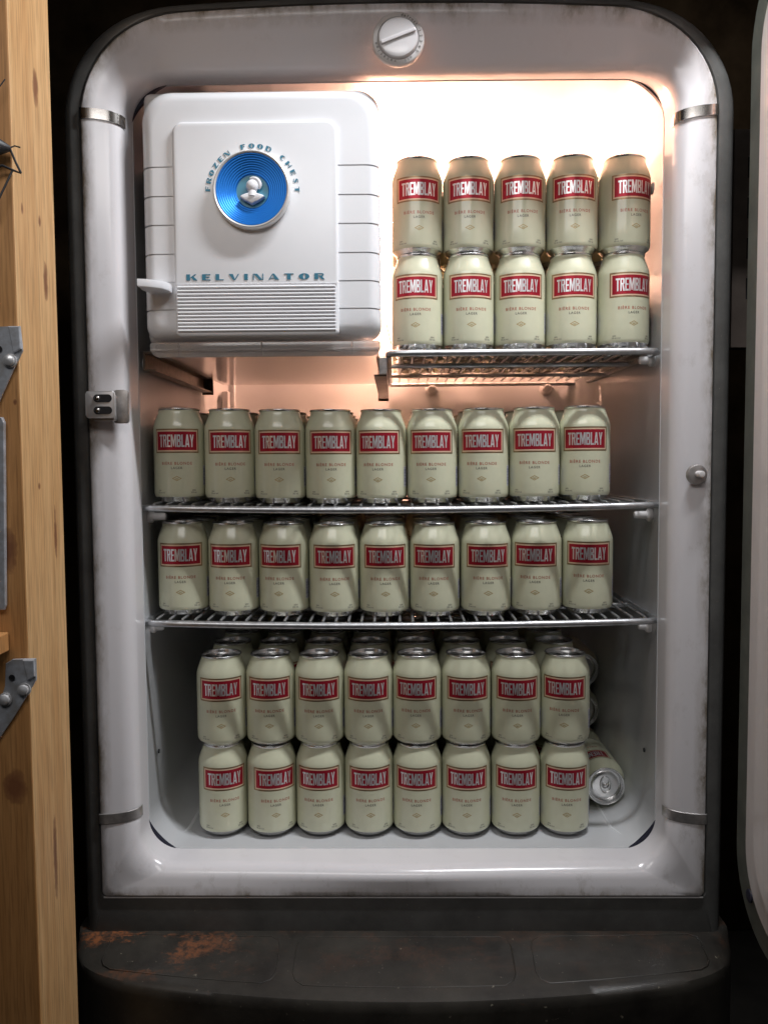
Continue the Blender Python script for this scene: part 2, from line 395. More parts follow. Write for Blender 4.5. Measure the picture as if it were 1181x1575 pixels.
bracket('upper galvanised plate with one screw on the pine stud', [(-.425, .132), (-.3737, .1300), (-.3535, .1305), (-.3518, .1076), (-.3616, .0896), (-.3762, .0594), (-.395, .03), (-.425, .02)], [(-.3634, .0984)], [(-.3584, .1194), (-.3734, .1093)], (-.3535, .1300, .1050))
bracket('lower galvanised plate with two screws on the pine stud', [(-.378, -.1882), (-.371, -.1838), (-.349, -.1833), (-.3491, -.2041), (-.371, -.2389), (-.3875, -.2624), (-.40, -.27), (-.3786, -.21)], [(-.3604, -.213), (-.3789, -.2224)], [(-.3719, -.2016), (-.3547, -.1935)], (-.3505, -.1840, -.2040))
bm = NB(); prism(bm, [(-.40, Z(.0472)), (-.3725, Z(.046)), (-.3707, Z(.041)), (-.3754, Z(-.1317)), (-.3770, Z(-.1360)), (-.40, Z(-.137))], -.2105, -.2065, .0008)
tag(obj('metal_strip', bm, m='galv'), 'long grey metal strip fixed upright between the two galvanised plates', 'metal strip')
bm = NB(); box(bm, -.46, -.3748, -.235, -.2065, Z(-.176), Z(-.158), .001)
tag(obj('shelf_board', bm, m='woodshaded'), 'end of a small wooden board just above the lower galvanised plate', 'board')
t = thing('black_cable', 'black cable clump with thin splayed wires hanging at the left edge of the stud', 'cable', (-.366, -.218, Z(.285)))
bm = NB(); tube(bm, [(-.385, -.222, Z(.296)), (-.372, -.223, Z(.292)), (-.362, -.220, Z(.2885)), (-.3545, -.214, Z(.2895))], [.010, .0105, .0075, .0025], 12); obj('plug', bm, t, 'black', smooth=True)
for pts, r in (([(-.3545, -.214, Z(.289)), (-.351, -.211, Z(.278)), (-.3475, -.209, Z(.2695))], .0011), ([(-.375, -.216, Z(.2705)), (-.362, -.214, Z(.2745)), (-.3535, -.211, Z(.2712)), (-.3475, -.2085, Z(.2692))], [.0014, .0013, .0011, .0006]),
               ([(-.3545, -.211, Z(.271)), (-.361, -.213, Z(.256)), (-.372, -.216, Z(.232))], .0010), ([(-.3555, -.213, Z(.2905)), (-.352, -.21, Z(.2935)), (-.3475, -.2085, Z(.2925))], .0007), ([(-.372, -.219, Z(.335)), (-.362, -.214, Z(.345)), (-.358, -.212, Z(.352))], .0006)):
    bm = NB(); tube(bm, pts, r, 8); obj('wire', bm, t, 'black', smooth=True)
bm = NB(); box(bm, -.60, .60, -.070, .10, Z(.622), Z(.80), .002)  # added out of view to keep the tube lamp off the upper trim
tag(obj('lamp_blocker', bm, m='darkwood'), 'added unseen block above the refrigerator shading its upper trim', 'shade_block')
bm = NB(); box(bm, -1.5, 1.5, -.56, -.46, Z(.632), Z(.82), .003)  # unseen block put in to shade the upper trim from the fill
tag(obj('fill_blocker', bm, m='darkwood'), 'added unseen joist crossing above and in front of the refrigerator', 'blocker')
# slotted upright in the gap at the right
t = thing('slotted_upright', 'slotted metal shelf upright seen in the gap behind the open refrigerator door', 'shelf upright', (.463, .12, 0))
bm = NB()
zz = Z(.30); edges = []
x0, x1, sx0, sx1 = .438, .478, .456, .462
slots = [(Z(.3965 - .052 * k), Z(.3965 - .052 * k - .028)) for k in range(4)]
box(bm, x0, sx0, .118, .122, 1.20, Z(.43)); box(bm, sx1, x1, .118, .122, 1.20, Z(.43))
tops = [Z(.43)] + [s[1] for s in slots]; bots = [s[0] for s in slots] + [1.20]
for a, b in zip(tops, bots): box(bm, sx0, sx1, .118, .122, b, a)
obj('strip', bm, t, 'upright'); bm = NB(); box(bm, x0, x1, .124, .145, 1.20, Z(.43)); obj('channel_back', bm, t, 'black')

# ================================================================== THE REFRIGERATOR
fr = thing('refrigerator', 'old white lined refrigerator with its door open, packed with pale green cans', 'refrigerator', (0, .25, 0))
# ---- outer cabinet shell: a rounded frame swept back
def frame_loop(hw, top, bot, rt, rb, crown=0., ns=26, nc=14):
    pts = []
    zs0, zs1 = top - rt, bot + rb
    for k in range(nc + 1):                                # top right corner, from 12 o'clock side
        a = PI / 2 - .5 * PI * k / nc; pts.append((hw - rt + rt * math.cos(a), top - rt + rt * math.sin(a)))
    sid = [.404] + [.404 + (-.436 - .404) * k / ns for k in range(1, ns)] + [-.436]
    for z in sid: pts.append((hw, z))
    for k in range(nc + 1):
        a = -.5 * PI * k / nc; pts.append((hw - rb + rb * math.cos(a), bot + rb + rb * math.sin(a)))
    nb = 30
    for k in range(1, nb):
        pts.append(((hw - rb) * (1 - 2 * k / nb), bot))
    for k in range(nc + 1):
        a = -.5 * PI - .5 * PI * k / nc; pts.append((-hw + rb + rb * math.cos(a), bot + rb + rb * math.sin(a)))
    for z in sid[::-1]: pts.append((-hw, z))
    for k in range(nc + 1):
        a = PI - .5 * PI * k / nc; pts.append((-hw + rt + rt * math.cos(a), top - rt + rt * math.sin(a)))
    for k in range(1, nb): pts.append(((-hw + rt) + 2 * (hw - rt) * k / nb, top))
    out = []
    for x, z in pts:
        if z > .3 and crown: z += crown * max(0, 1 - (x / .29) ** 2)
        out.append((x, z))
    return out
OUT = frame_loop(.370, .5215, -.532, .116, .006, .0095)
INN = frame_loop(.326, .4655, -.4965, .050, .042, .0015)
SHO = frame_loop(.394, .536, -.60, .130, .010, .0095)
SHI = frame_loop(.3712, .5227, -.5332, .116, .006, .0095)
def sweep(rows, loops=True):
    bm = NB(); vr = [[bm.verts.new((x, y, Z(z))) for (x, z), y in r] for r in rows]
    n = len(vr[0])
    for a, b in zip(vr, vr[1:]):
        for k in range(n if loops else n - 1): bm.faces.new((a[k], a[(k + 1) % n], b[(k + 1) % n], b[k]))
    return bm
def off(loop, d):     # move a loop outwards by d (approximately)
    n = len(loop); out = []
    for i in range(n):
        j = i + 1; k = i - 1
        a, b = loop[k], loop[j % n]; dx, dz = b[0] - a[0], b[1] - a[1]; q = math.hypot(dx, dz) or 1
        out.append((loop[i][0] - dz / q * d, loop[i][1] + dx / q * d))
    return out
rows = [[(p, .03) for p in SHI], [(p, .006) for p in SHI], [(p, .0035) for p in off(SHI, .002)], [(p, .003) for p in off(SHO, -.012)], [(p, .005) for p in off(SHO, -.006)], [(p, .010) for p in off(SHO, -.002)], [(p, .018) for p in SHO], [(p, .62) for p in SHO]]
bm = sweep(rows); bm.faces.new([v for v in bm.verts][-len(SHO):])
obj('cabinet_shell', bm, fr, 'shell', smooth=40)
# ---- breaker trim in four pieces
PROF = [(0., .020), (0., .0035), (.012, .0012), (.05, .0), (.20, .0), (.38, .0003), (.56, .0010)]
for k in range(1, 9):
    a = .5 * PI * k / 8; PROF.append((.56 + .44 * math.sin(a), .001 + .020 * (1 - math.cos(a))))
def lean(u, y, t):
    if y > .045 or (u == 0 and y > .01): return y
    g = (u / .56) ** 1.5 if u <= .56 else 1 + .40 * (1 - math.exp(-(u - .56) / .15))
    return y + t * .0075 * g
PROF += [(1., .048), (1., .0525)]
iTR, iBR = 15, 15 + 26          # loop indices of the upper and lower ends on the right side
n = len(OUT)
iBL = next(i for i in range(n) if abs(OUT[i][0] + .370) < 1e-6 and abs(OUT[i][1] + .436) < 1e-6); iTL = iBL + 26
def piece(idx, name, label, wear):
    bm = NB(); vr = []; el = bm.verts.layers.float.new('edge'); wl = bm.verts.layers.float.new('wear')
    for i in idx:
        o, q = OUT[i % n], INN[i % n]; row = []; dx, dz = q[0] - o[0], q[1] - o[1]; qq = dx * dx + dz * dz
        tl = (.45 * dx * dx + (1.9 if dz < 0 else -.5) * dz * dz) / qq
        for (u, y) in PROF:
            v = bm.verts.new((o[0] + (q[0] - o[0]) * u, lean(u, y, tl), Z(o[1] + (q[1] - o[1]) * u))); v[el] = u; v[wl] = wear * max(0., 1 - u * .9); row.append(v)
        vr.append(row)
    for a, b in zip(vr, vr[1:]):
        for k in range(len(PROF) - 1): bm.faces.new((a[k], b[k], b[k + 1], a[k + 1]))
    o = obj(name, bm, fr, 'trim', smooth=40); o['label'] = label
piece(list(range(iTL, n)) + list(range(n, n + iTR + 1)), 'breaker_trim', 'upper breaker trim with rounded corners', .15)
piece(range(iTR, iBR + 1), 'breaker_trim', 'right upright breaker trim with grey scuffs', .42)
piece(range(iBR, iBL + 1), 'breaker_trim', 'lower breaker trim with brown stains', .8)
piece(range(iBL, iTL + 1), 'breaker_trim', 'left upright breaker trim', .35)
# joint strips over the butted ends
def joint(side, z, mt):
    bm = NB(); vr = []
    o, q = (.3715, .3245)
    pr = [(u, lean(u, y, .45) - .0016) for u, y in PROF[1:-2]]
    for zz in (z + .0066, z + .0060, z - .0060, z - .0066):
        d = .0 if abs(zz - z) < .0063 else .0012
        vr.append([bm.verts.new((side * (o + (q - o) * u), y + d, Z(zz - (.006 * max(0, u - .5) if z > 0 else -.003 * max(0, u - .5))))) for u, y in pr])
    for a, b in zip(vr, vr[1:]):
        for k in range(len(pr) - 1): bm.faces.new((a[k], b[k], b[k + 1], a[k + 1]))
    obj('joint_strip', bm, fr, mt, smooth=40)
joint(-1, .411, 'chrome'); joint(1, .406, 'chrome'); joint(-1, -.4335, 'steel'); joint(1, -.4345, 'steel')
# ---- liner: floor, walls, ceiling and rounded back
rows = [[(p, .0545) for p in off(INN, .006)], [(p, .0575) for p in off(INN, .0005)], [(p, .066) for p in off(INN, .0045)]]
rows += [[(p, .40) for p in off(INN, .003)], [(p, .43) for p in off(INN, -.003)], [(p, .452) for p in off(INN, -.014)], [(p, .464) for p in off(INN, -.030)], [(p, .468) for p in off(INN, -.045)]]
bm = sweep(rows); bm.verts.ensure_lookup_table(); bm.faces.new([v for v in bm.verts][-n:])
for f in bm.faces: pass
obj('liner', bm, fr, 'enamel', smooth=50)
# shallow drain ridges in the liner floor
for x in (-.292, .288):
    bm = NB(); tube(bm, [(x + (.02 if x > 0 else -.02), .068, Z(-.5032)), (x, .12, Z(-.5018)), (x, .43, Z(-.5018))], .0032, 10); obj('floor_ridge', bm, fr, 'enamel', smooth=True)
# ---- dark crescents in the corners of the opening
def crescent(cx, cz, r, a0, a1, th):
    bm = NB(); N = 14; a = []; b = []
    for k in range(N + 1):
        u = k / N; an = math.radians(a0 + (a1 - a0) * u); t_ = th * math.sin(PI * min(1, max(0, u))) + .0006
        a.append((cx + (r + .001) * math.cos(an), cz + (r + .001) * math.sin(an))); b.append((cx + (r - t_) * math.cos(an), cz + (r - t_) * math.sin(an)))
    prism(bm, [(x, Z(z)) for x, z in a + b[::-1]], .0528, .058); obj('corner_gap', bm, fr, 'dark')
crescent(-.326 + .05, .4655 - .05, .052, 98, 172, .0055); crescent(.326 - .05, .4655 - .05, .052, 12, 82, .0035)
crescent(-.326 + .042, -.4965 + .042, .044, 187, 258, .0042); crescent(.326 - .042, -.4965 + .042, .044, -78, -8, .0050)
# ---- rail below the trim, ledge panel and kick front
bm = NB(); box(bm, -.3712, .3712, .012, .05, Z(-.578), Z(-.5345), .002); obj('lower_rail', bm, fr, 'rust')
bm = NB(); tube(bm, [(-.369, .004, Z(-.5345)), (.369, .004, Z(-.5345))], .0014, 8); obj('trim_lip', bm, fr, 'peg', smooth=True)
bm = NB(); vr = []; NX = 72
for i in range(NX + 1):
    u = -1 + 2 * i / NX; x = .402 * math.copysign(1 - (1 - abs(u)) ** 1.25, u) if abs(u) > .7 else .402 * u / .7 * (1 - .3 ** 1.25)
    e = max(0., 1 - abs(x / .403) ** 14)
    yf = .012 + (-.060 - .044 * (1 - (x / .402) ** 2)) * e ** .5
    zl = -.593 - .006 * (1 - (x / .402) ** 2)
    pr = [(.045, -.576), (.020, -.5745), (.010, -.5755)] + [(.010 + (yf - .010) * t, -.5755 + (zl + .5755) * t) for t in (.2, .4, .6, .8, .93)]
    pr += [(yf + (-.004) * e, zl - .0015), (yf - .007 * e, zl - .006), (yf - .0075 * e, zl - .014), (yf - .007 * e, zl - .03), (yf - .006 * e, zl - .10), (yf, -1.0)]
    vr.append([bm.verts.new((x, y, Z(z))) for y, z in pr])
for a, b in zip(vr, vr[1:]):
    for k in range(len(a) - 1): bm.faces.new((a[k], b[k], b[k + 1], a[k + 1]))
for row in (vr[0], vr[-1]):
    c_ = bm.verts.new((row[0].co.x, .045, Z(-1.0)))
    try: bm.faces.new(row + [c_])
    except Exception: pass
obj('lower_panel', bm, fr, 'rust', smooth=40)
def bead(x0, x1):
    def top(x, t):
        yf = .012 - .060 - .044 * (1 - (x / .402) ** 2); zl = -.593 - .006 * (1 - (x / .402) ** 2)
        return (x, .010 + (yf - .010) * t, Z(-.5755 + (zl + .5755) * t - .0003))
    pts = []
    for k in range(13): pts.append(top(x0 + .012 + (x1 - x0 - .024) * k / 12, .16))
    pts += [top(x1 - .003, .22), top(x1, .32), top(x1, .7), top(x1 - .004, .80)]
    for k in range(13): pts.append(top(x1 - .014 - (x1 - x0 - .028) * k / 12, .86))
    pts += [top(x0 + .004, .80), top(x0, .7), top(x0, .32), top(x0 + .003, .22), pts[0]]
    bm = NB(); tube(bm, pts, .0008, 8); obj('embossed_bead', bm, fr, 'rust', smooth=True)
bead(-.358, -.148); bead(-.128, .131); bead(.155, .362)
# ---- temperature dial
kx, kz = .0015, .4868
X90 = Matrix.Rotation(PI / 2, 4, 'X')
def facing(x, y, z): return Matrix.Translation((x, y, Z(z))) @ X90            # local z points to the viewer (-y)
bm = NB(); lathe(bm, [(.0300, 0), (.0300, .004), (.0293, .0056), (.0282, .0062), (.0240, .0068), (.0236, .004), (0, .004)], 64, xf=facing(kx, -.0012, kz)); dial = obj('control_dial', bm, fr, 'ringplastic', smooth=40)
bm = NB(); lathe(bm, [(.0232, .004), (.0229, .008), (.0216, .0102), (.0180, .0112), (0, .0115)], 64, xf=facing(kx, -.0012, kz)); obj('knob', bm, dial, 'knobclear', smooth=40)
an = math.radians(20)
bm = NB(); box(bm, -.0210, .0210, -.0026, .0, -.0022, .0022, .0010, 3)
bm.transform(Matrix.Translation((kx, -.0118, Z(kz))) @ Matrix.Rotation(-an, 4, 'Y')); obj('grip_bar', bm, dial, 'knobclear', smooth=40)
bm = NB()
def arc_text(text, a0, step, size, rad):
    for i, ch in enumerate(text):
        a = math.radians(a0 + step * i)
        def f(x, z, a=a):       # feet of the letters point to the middle of the dial
            X = x; Zz = z + rad - size * .35
            ca, sa = math.cos(a - PI / 2), math.sin(a - PI / 2)
            return (kx + X * ca - Zz * sa, -.00815, Z(kz) + X * sa + Zz * ca)
        add_font(bm, ch, size, f, 0, 1., .00008)
arc_text('defrost', 80, -7.2, .0046, .0263); arc_text('12345', 18, -13, .0046, .0263); arc_text('off', -56, -8, .0046, .0263); arc_text('vacation', -98, -10, .0048, .0263)
obj('dial_print', bm, dial, 'ink')
# ---- latch strike, door switch, wall plugs, pegs
t = NB(); prism(t, rrect(-.3390, -.3205, Z(.0500), Z(.0895), .0045), -.0042, -.0005, .001); ls = obj('latch_strike', t, fr, 'steel', smooth=40)
bm = NB()
# keeper block with two oval sockets: a plate with holes in front of a block
def plate_holes(bm, x0, x1, z0, z1, holes, y0, y1):
    zs = [z0] + [v for h in holes for v in (h[2], h[3])] + [z1]
    def strip(a0, a1, b0, b1): box(bm, a0, a1, y0, y1, b0, b1)
    for k in range(0, len(zs), 2): strip(x0, x1, zs[k], zs[k + 1])
    for h in holes: strip(x0, h[0], h[2], h[3]); strip(h[1], x1, h[2], h[3])
bmk = NB(); prism(bmk, [(x - .0, z) for x, z in rrect(-.3655, -.3315, Z(.0555), Z(.0870), .0030)], -.0200, -.0165, .0012)
obj('keeper', bmk, ls, 'screw', smooth=40)
bm = NB(); box(bm, -.3595, -.3335, -.0164, -.0045, Z(.0525), Z(.0835), .002); obj('keeper_block', bm, ls, 'steel')
for zz in (.0785, .0645):
    bm = NB(); prism(bm, rrect(-.3560, -.3345, Z(zz - .0045), Z(zz + .0045), .0044), -.0206, -.0190); obj('socket', bm, ls, 'black')
    bm = NB(); lathe(bm, [(.0034, 0), (.0030, .0012), (.0018, .0022), (0, .0025)], 16, xf=facing(-.3515, -.0205, zz)); obj('screw', bm, ls, 'chrome', smooth=True)
bm = NB(); lathe(bm, [(.0122, 0), (.0122, .0022), (.0108, .0042), (.0075, .0050), (0, .0050)], 32, xf=facing(.3513, -.0008, -.0154)); sw = obj('door_switch', bm, fr, 'steel', smooth=40)
bm = NB(); lathe(bm, [(.0040, .0), (.0040, .011), (.0032, .0128), (0, .0134)], 20, xf=facing(.3520, -.0055, -.0148)); obj('plunger', bm, sw, 'peg', smooth=40)
def peg(side, z, y, ln=.022, r=.0052):
    xw = .3293 * side
    xf = Matrix.Translation((xw, y, Z(z))) @ Matrix.Rotation(-side * PI / 2, 4, 'Y')
    bm = NB(); lathe(bm, [(.0085, -.001), (.0085, .0035), (.0070, .005), (r, .0055), (r, ln - .003), (r * .8, ln - .0006), (0, ln)], 20, xf=xf); obj('shelf_peg', bm, fr, 'peg', smooth=40)
peg(-1, -.0675, .098); peg(-1, -.2145, .098, .016); peg(1, -.0695, .098); peg(1, -.2165, .098, .015); peg(1, .1315, .098, .018)
def back_peg(x, z, r):
    bm = NB(); lathe(bm, [(r * 1.5, 0), (r * 1.5, .002), (r, .004), (r, .018), (r * .7, .021), (0, .022)], 20, xf=facing(x, .468, z)); obj('shelf_peg', bm, fr, 'peg', smooth=40)
back_peg(.060, .128, .0075); back_peg(.260, .128, .0075)
def plug(side, y, z, r=.0075):
    xf = Matrix.Translation((.3290 * side, y, Z(z))) @ Matrix.Rotation(-side * PI / 2, 4, 'Y')
    bm = NB(); lathe(bm, [(r, 0), (r * .95, .0015), (r * .6, .0026), (0, .003)], 20, xf=xf); obj('wall_plug', bm, fr, 'peg', smooth=True)
plug(-1, .088, .131); plug(1, .105, .352)
for s in (-1, 1):
    xf = Matrix.Translation((.3287 * s, .11, Z(-.388))) @ Matrix.Rotation(-s * PI / 2, 4, 'Y')
    bm = NB(); lathe(bm, [(.0032, 0), (.0028, .0015), (0, .0016)], 12, xf=xf); obj('wall_hole', bm, fr, 'black')
# ---- light bulb at the back of the upper compartment
bm = NB(); lathe(bm, [(0, 0), (.010, .002), (.018, .008), (.0225, .018), (.024, .028), (.021, .040), (.0145, .052), (.012, .060)], 24, xf=Matrix.Translation((-.012, .372, Z(.395))) @ Matrix.Rotation(-PI / 2, 4, 'X'))
obj('light_bulb', bm, fr, 'bulb', smooth=True)
bm = NB(); lathe(bm, [(.0135, 0), (.0155, .004), (.0165, .024)], 24, xf=Matrix.Translation((-.012, .4325, Z(.395))) @ Matrix.Rotation(-PI / 2, 4, 'X')); obj('lamp_socket', bm, fr, 'peg', smooth=True)
# ---- freezer box, drip tray and rails
bm = NB(); box(bm, -.311, -.042, .045, .416, Z(.150), Z(.455), .010, 3); obj('freezer_box', bm, fr, 'boxmetal', smooth=40)
bm = NB(); box(bm, -.3275, -.3115, .33, .426, Z(.150), Z(.452), .002); obj('leak_blocker', bm, fr, 'boxmetal')  # unseen filler added to stop bulb light leaking past the box
bm = NB()
prism(bm, rrect(-.2965, -.0215, Z(.1285), Z(.1462), (.012, .012, .003, .003)), .0070, .0105, .0010)
obj('drip_tray', bm, fr, 'clear', smooth=40)
bm = NB(); box(bm, -.294, -.0245, .0120, .412, Z(.1345), Z(.1375), .001); obj('tray_floor', bm, fr, 'clear')
bm = NB(); box(bm, -.2960, -.0220, .0045, .0068, Z(.1360), Z(.1380), .0007); obj('tray_lip', bm, fr, 'clear')
for x in (-.263, -.164, -.056):
    bm = NB(); box(bm, x, x + .0022, .0043, .0068, Z(.1290), Z(.1458), .0006); obj('tray_rib', bm, fr, 'clear')
def rail(x, side, y0, y1, z):
    bm = NB(); s = side
    box(bm, x, x + .0025 * s, y0, y1, Z(z - .020), Z(z)); box(bm, x, x + .016 * s, y0, y1, Z(z - .0225), Z(z - .0203)); box(bm, x, x + .013 * s, y0, y1, Z(z + .0003), Z(z + .002))
    o = obj('tray_rail', bm, fr, 'rail'); bm = NB(); box(bm, min(x, x + .018 * s), max(x, x + .018 * s), y1 + .0005, y1 + .004, Z(z - .026), Z(z + .004)); obj('end_cap', bm, o, 'rail')
rail(-.3260, 1, .075, .395, .1430)
rail(-.0150, -1, .066, .43, .1330)
bm = NB(); box(bm, -.0245, -.0145, .062, .0655, Z(.1125), Z(.1335), .0006); obj('rail_end', bm, fr, 'steel')
bm = NB(); box(bm, -.3045, -.2935, .448, .466, Z(.075), Z(.128), .002); obj('back_tab', bm, fr, 'peg')
bm = NB(); box(bm, -.288, -.285, .462, .4675, Z(.02), Z(.15), .001); obj('back_seam', bm, fr, 'enamel')
bm = NB(); tube(bm, [(-.020, .05, Z(.20)), (-.0135, .055, Z(.168)), (-.0085, .06, Z(.149))], .0006, 6); obj('tray_wire', bm, fr, 'black')
for x0, x1 in ((-.272, -.236), (-.068, -.036)):
    bm = NB(); box(bm, x0, x1, .060, .085, Z(.4475), Z(.458), .003); obj('hanger', bm, fr, 'dark')
# ---- freezer door
DX0, DX1, DZ0, DZ1 = -.3022, -.0206, .1500, .4395
def door_slab(inset, yfront, zc_lo, zc_hi):
    """rounded slab, clipped to a band of heights"""
    bm = NB(); N = 8
    O = rrect(DX0, DX1, Z(DZ0), Z(DZ1), (.016, .018, .026, .034), N)
    cx, cz = (DX0 + DX1) / 2, Z((DZ0 + DZ1) / 2)
    def ins(d): return [(x - max(-1, min(1, (x - cx) / .05)) * d, z - max(-1, min(1, (z - cz) / .05)) * d) for x, z in O]
    rows_ = [(0 + inset, .068), (0 + inset, .048)]
    for k in range(1, 8):
        a = .5 * PI * k / 7; rows_.append((inset + .016 * (1 - math.cos(a)), yfront + .018 * (1 - math.sin(a))))
    vr = [[bm.verts.new((x, y, z)) for x, z in ins(d)] for d, y in rows_]
    m_ = len(O)
    for a, b in zip(vr, vr[1:]):
        for k in range(m_): bm.faces.new((a[k], a[(k + 1) % m_], b[(k + 1) % m_], b[k]))
    bm.faces.new(vr[-1])
    bmesh.ops.recalc_face_normals(bm, faces=bm.faces[:])
    if zc_lo is not None: bmesh.ops.bisect_plane(bm, geom=bm.verts[:] + bm.edges[:] + bm.faces[:], plane_co=(0, 0, Z(zc_lo)), plane_no=(0, 0, -1), clear_outer=True)
    if zc_hi is not None: bmesh.ops.bisect_plane(bm, geom=bm.verts[:] + bm.edges[:] + bm.faces[:], plane_co=(0, 0, Z(zc_hi)), plane_no=(0, 0, 1), clear_outer=True)
    return bm
fd = obj('freezer_door', door_slab(.0012, .0312, None, None), fr, 'plastic', smooth=40)
cuts = [None, .1833, .2155, .2482, .2818, .3150, .3487, None]
for a, b in zip(cuts, cuts[1:]):
    o = obj('door_band', door_slab(0., .030, None if a is None else a + .0008, None if b is None else b - .0008), fd, 'plastic', smooth=40)
PX0, PX1, PZ0, PZ1 = -.2630, -.0698, .1515, .3990
bm = NB(); lv = []
for ins_, y in ((0, .0305), (0, .0282), (.0005, .0266), (.0014, .0255), (.0026, .0248), (.0040, .0245)):
    lv.append([bm.verts.new((x, y, z)) for x, z in rrect(PX0 + ins_, PX1 - ins_, Z(PZ0) + ins_, Z(PZ1) - ins_, tuple(max(.0015, r_ - ins_ * .7) for r_ in (.006, .006, .013, .013)), 8)])
for a, b in zip(lv, lv[1:]):
    for k in range(len(a)): bm.faces.new((a[k], a[(k + 1) % len(a)], b[(k + 1) % len(a)], b[k]))
bm.faces.new(lv[-1]); obj('raised_panel', bm, fd, 'plastic', smooth=50)
rib = None
for k in range(13):
    z = .2082 - k * .00418
    if rib is None:
        bm = NB(); N = 8; pts = [( .00165 * math.cos(PI * j / N), .0026 * math.sin(PI * j / N)) for j in range(N + 1)]
        a = [bm.verts.new((PX0 + .004, -q, p)) for p, q in pts]; b = [bm.verts.new((PX1 - .004, -q, p)) for p, q in pts]
        for j in range(N): bm.faces.new((a[j], a[j + 1], b[j + 1], b[j]))
        bm.faces.new(a); bm.faces.new(b[::-1])
        rib = obj('rib', bm, fd, 'plastic', smooth=50); base = Vector(rib.location)
        r_ = rib
    else:
        r_ = rib.copy(); C.objects.link(r_); r_.parent = fd
    r_.location = base + Vector((0, .0244, Z(z)))
bm = NB(); box(bm, PX0 + .001, PX1 - .001, .0238, .0244, Z(.2118), Z(.2124), .0002); obj('panel_line', bm, fd, 'plastic')
# handle
bm = NB(); prism(bm, [(-.2955, -.012), (-.2955, .006), (-.2930, .028), (-.2665, .028), (-.2655, .012), (-.2705, -.0005), (-.286, -.010)][::-1], Z(.2020), Z(.2110), .002)
for v in bm.verts: v.co = Vector((v.co.x, v.co.z, v.co.y))
obj('handle', bm, fd, 'plastic', smooth=40)
# medallion
mx, mz = -.1692, .3178
xf = facing(mx, .0245, mz) @ Matrix.Diagonal((.965, .965, 1, 1))
bm = NB(); lathe(bm, [(.0464, 0), (.0467, .006), (.0460, .0096), (.0445, .0108), (.0430, .0100), (.0425, .0085)], 72, xf=xf); med = obj('medallion_rim', bm, fd, 'satin', smooth=40)
prof = []
for k in range(9):
    r0 = .0425 - (.0425 - .0198) * k / 9; r1 = .0425 - (.0425 - .0198) * (k + 1) / 9; d0 = .0092 - .0085 * k / 9; d1 = .0092 - .0085 * (k + 1) / 9
    for j in range(6):
        u = j / 6; prof.append((r0 + (r1 - r0) * u, d0 + (d1 - d0) * u + .0006 * math.sin(PI * u)))
prof.append((.0198, .0007)); prof += [(.0192, .0003)]
bm = NB(); lathe(bm, prof, 72, xf=xf); obj('medallion_bowl', bm, fd, 'blue', smooth=80)
bm = NB(); lathe(bm, [(.0195, .0004), (0, .0004)], 48, xf=xf); obj('medallion_disc', bm, fd, 'tealdisc')
# small bust figure in relief
bm = NB()
bmesh.ops.create_uvsphere(bm, u_segments=24, v_segments=14, radius=.0072)
for v in bm.verts: v.co = Vector((v.co.x, v.co.y * .75, v.co.z * 1.05)) + Vector((mx + .0005, .0200, Z(mz + .0048)))
obj('bust_head', bm, fd, 'plastic', smooth=True)
bm = NB()
pts = [(mx + .0010 + .0084 * math.cos(math.radians(a)), .0205, Z(mz + .0058) + .0084 * math.sin(math.radians(a))) for a in range(-30, 111, 14)]
tube(bm, pts, [.0010, .0017, .0022, .0024, .0024, .0024, .0024, .0023, .0020, .0016, .0010][:len(pts)], 8); obj('bust_hood', bm, fd, 'plastic', smooth=True)
bm = NB(); tube(bm, [(mx + .0004, .0205, Z(mz + .001)), (mx + .0004, .0205, Z(mz - .007))], [.0044, .0058], 14); obj('bust_neck', bm, fd, 'plastic', smooth=True)
bm = NB(); prism(bm, [(mx + .84 * u, Z(mz - .0005 + .84 * v)) for u, v in ((-.0165, -.0085), (-.0120, -.0122), (0, -.0186), (.0120, -.0122), (.0178, -.0085), (.0150, -.0060), (.0065, -.0035), (0, -.0042), (-.0065, -.0035), (-.0140, -.0062))], .0165, .0242, .0016, 3)
obj('bust_shoulders', bm, fd, 'plastic', smooth=40)
def letters_solid(bm, depth):       # raise flat letters a little so that they are real relief
    r = bmesh.ops.extrude_face_region(bm, geom=bm.faces[:])
    for g in r['geom']:
        if isinstance(g, bmesh.types.BMVert): g.co.y -= depth
bm = NB()
for text, a0, a1 in (('FROZEN', 176, 124), ('FOOD', 101.5, 68), ('CHEST', 47, 2)):
    for i, ch in enumerate(text):
        a = math.radians(a0 + (a1 - a0) * i / (len(text) - 1)); gw, polys = DECO[ch]; k = .0055
        def f(u, v, a=a, gw=gw, k=k):
            X = (u - gw / 2) * k * (.98 if gw > .6 else 1); R = .0494 + v * .0054
            ca, sa = math.cos(a - PI / 2), math.sin(a - PI / 2)
            return (mx + X * ca - R * sa, .0244, Z(mz) + X * sa + R * ca)
        put_glyph(bm, polys, f)
letters_solid(bm, .0005); obj('lettering', bm, fd, 'teal')
bm = NB(); line(bm, 'KELVINATOR', DECO, .1620, .0070, .62, lambda x, z: (-.1675 + x, .0244, Z(.2165) + z))
letters_solid(bm, .0005); obj('lettering', bm, fd, 'teal')
fd.location.y -= .028
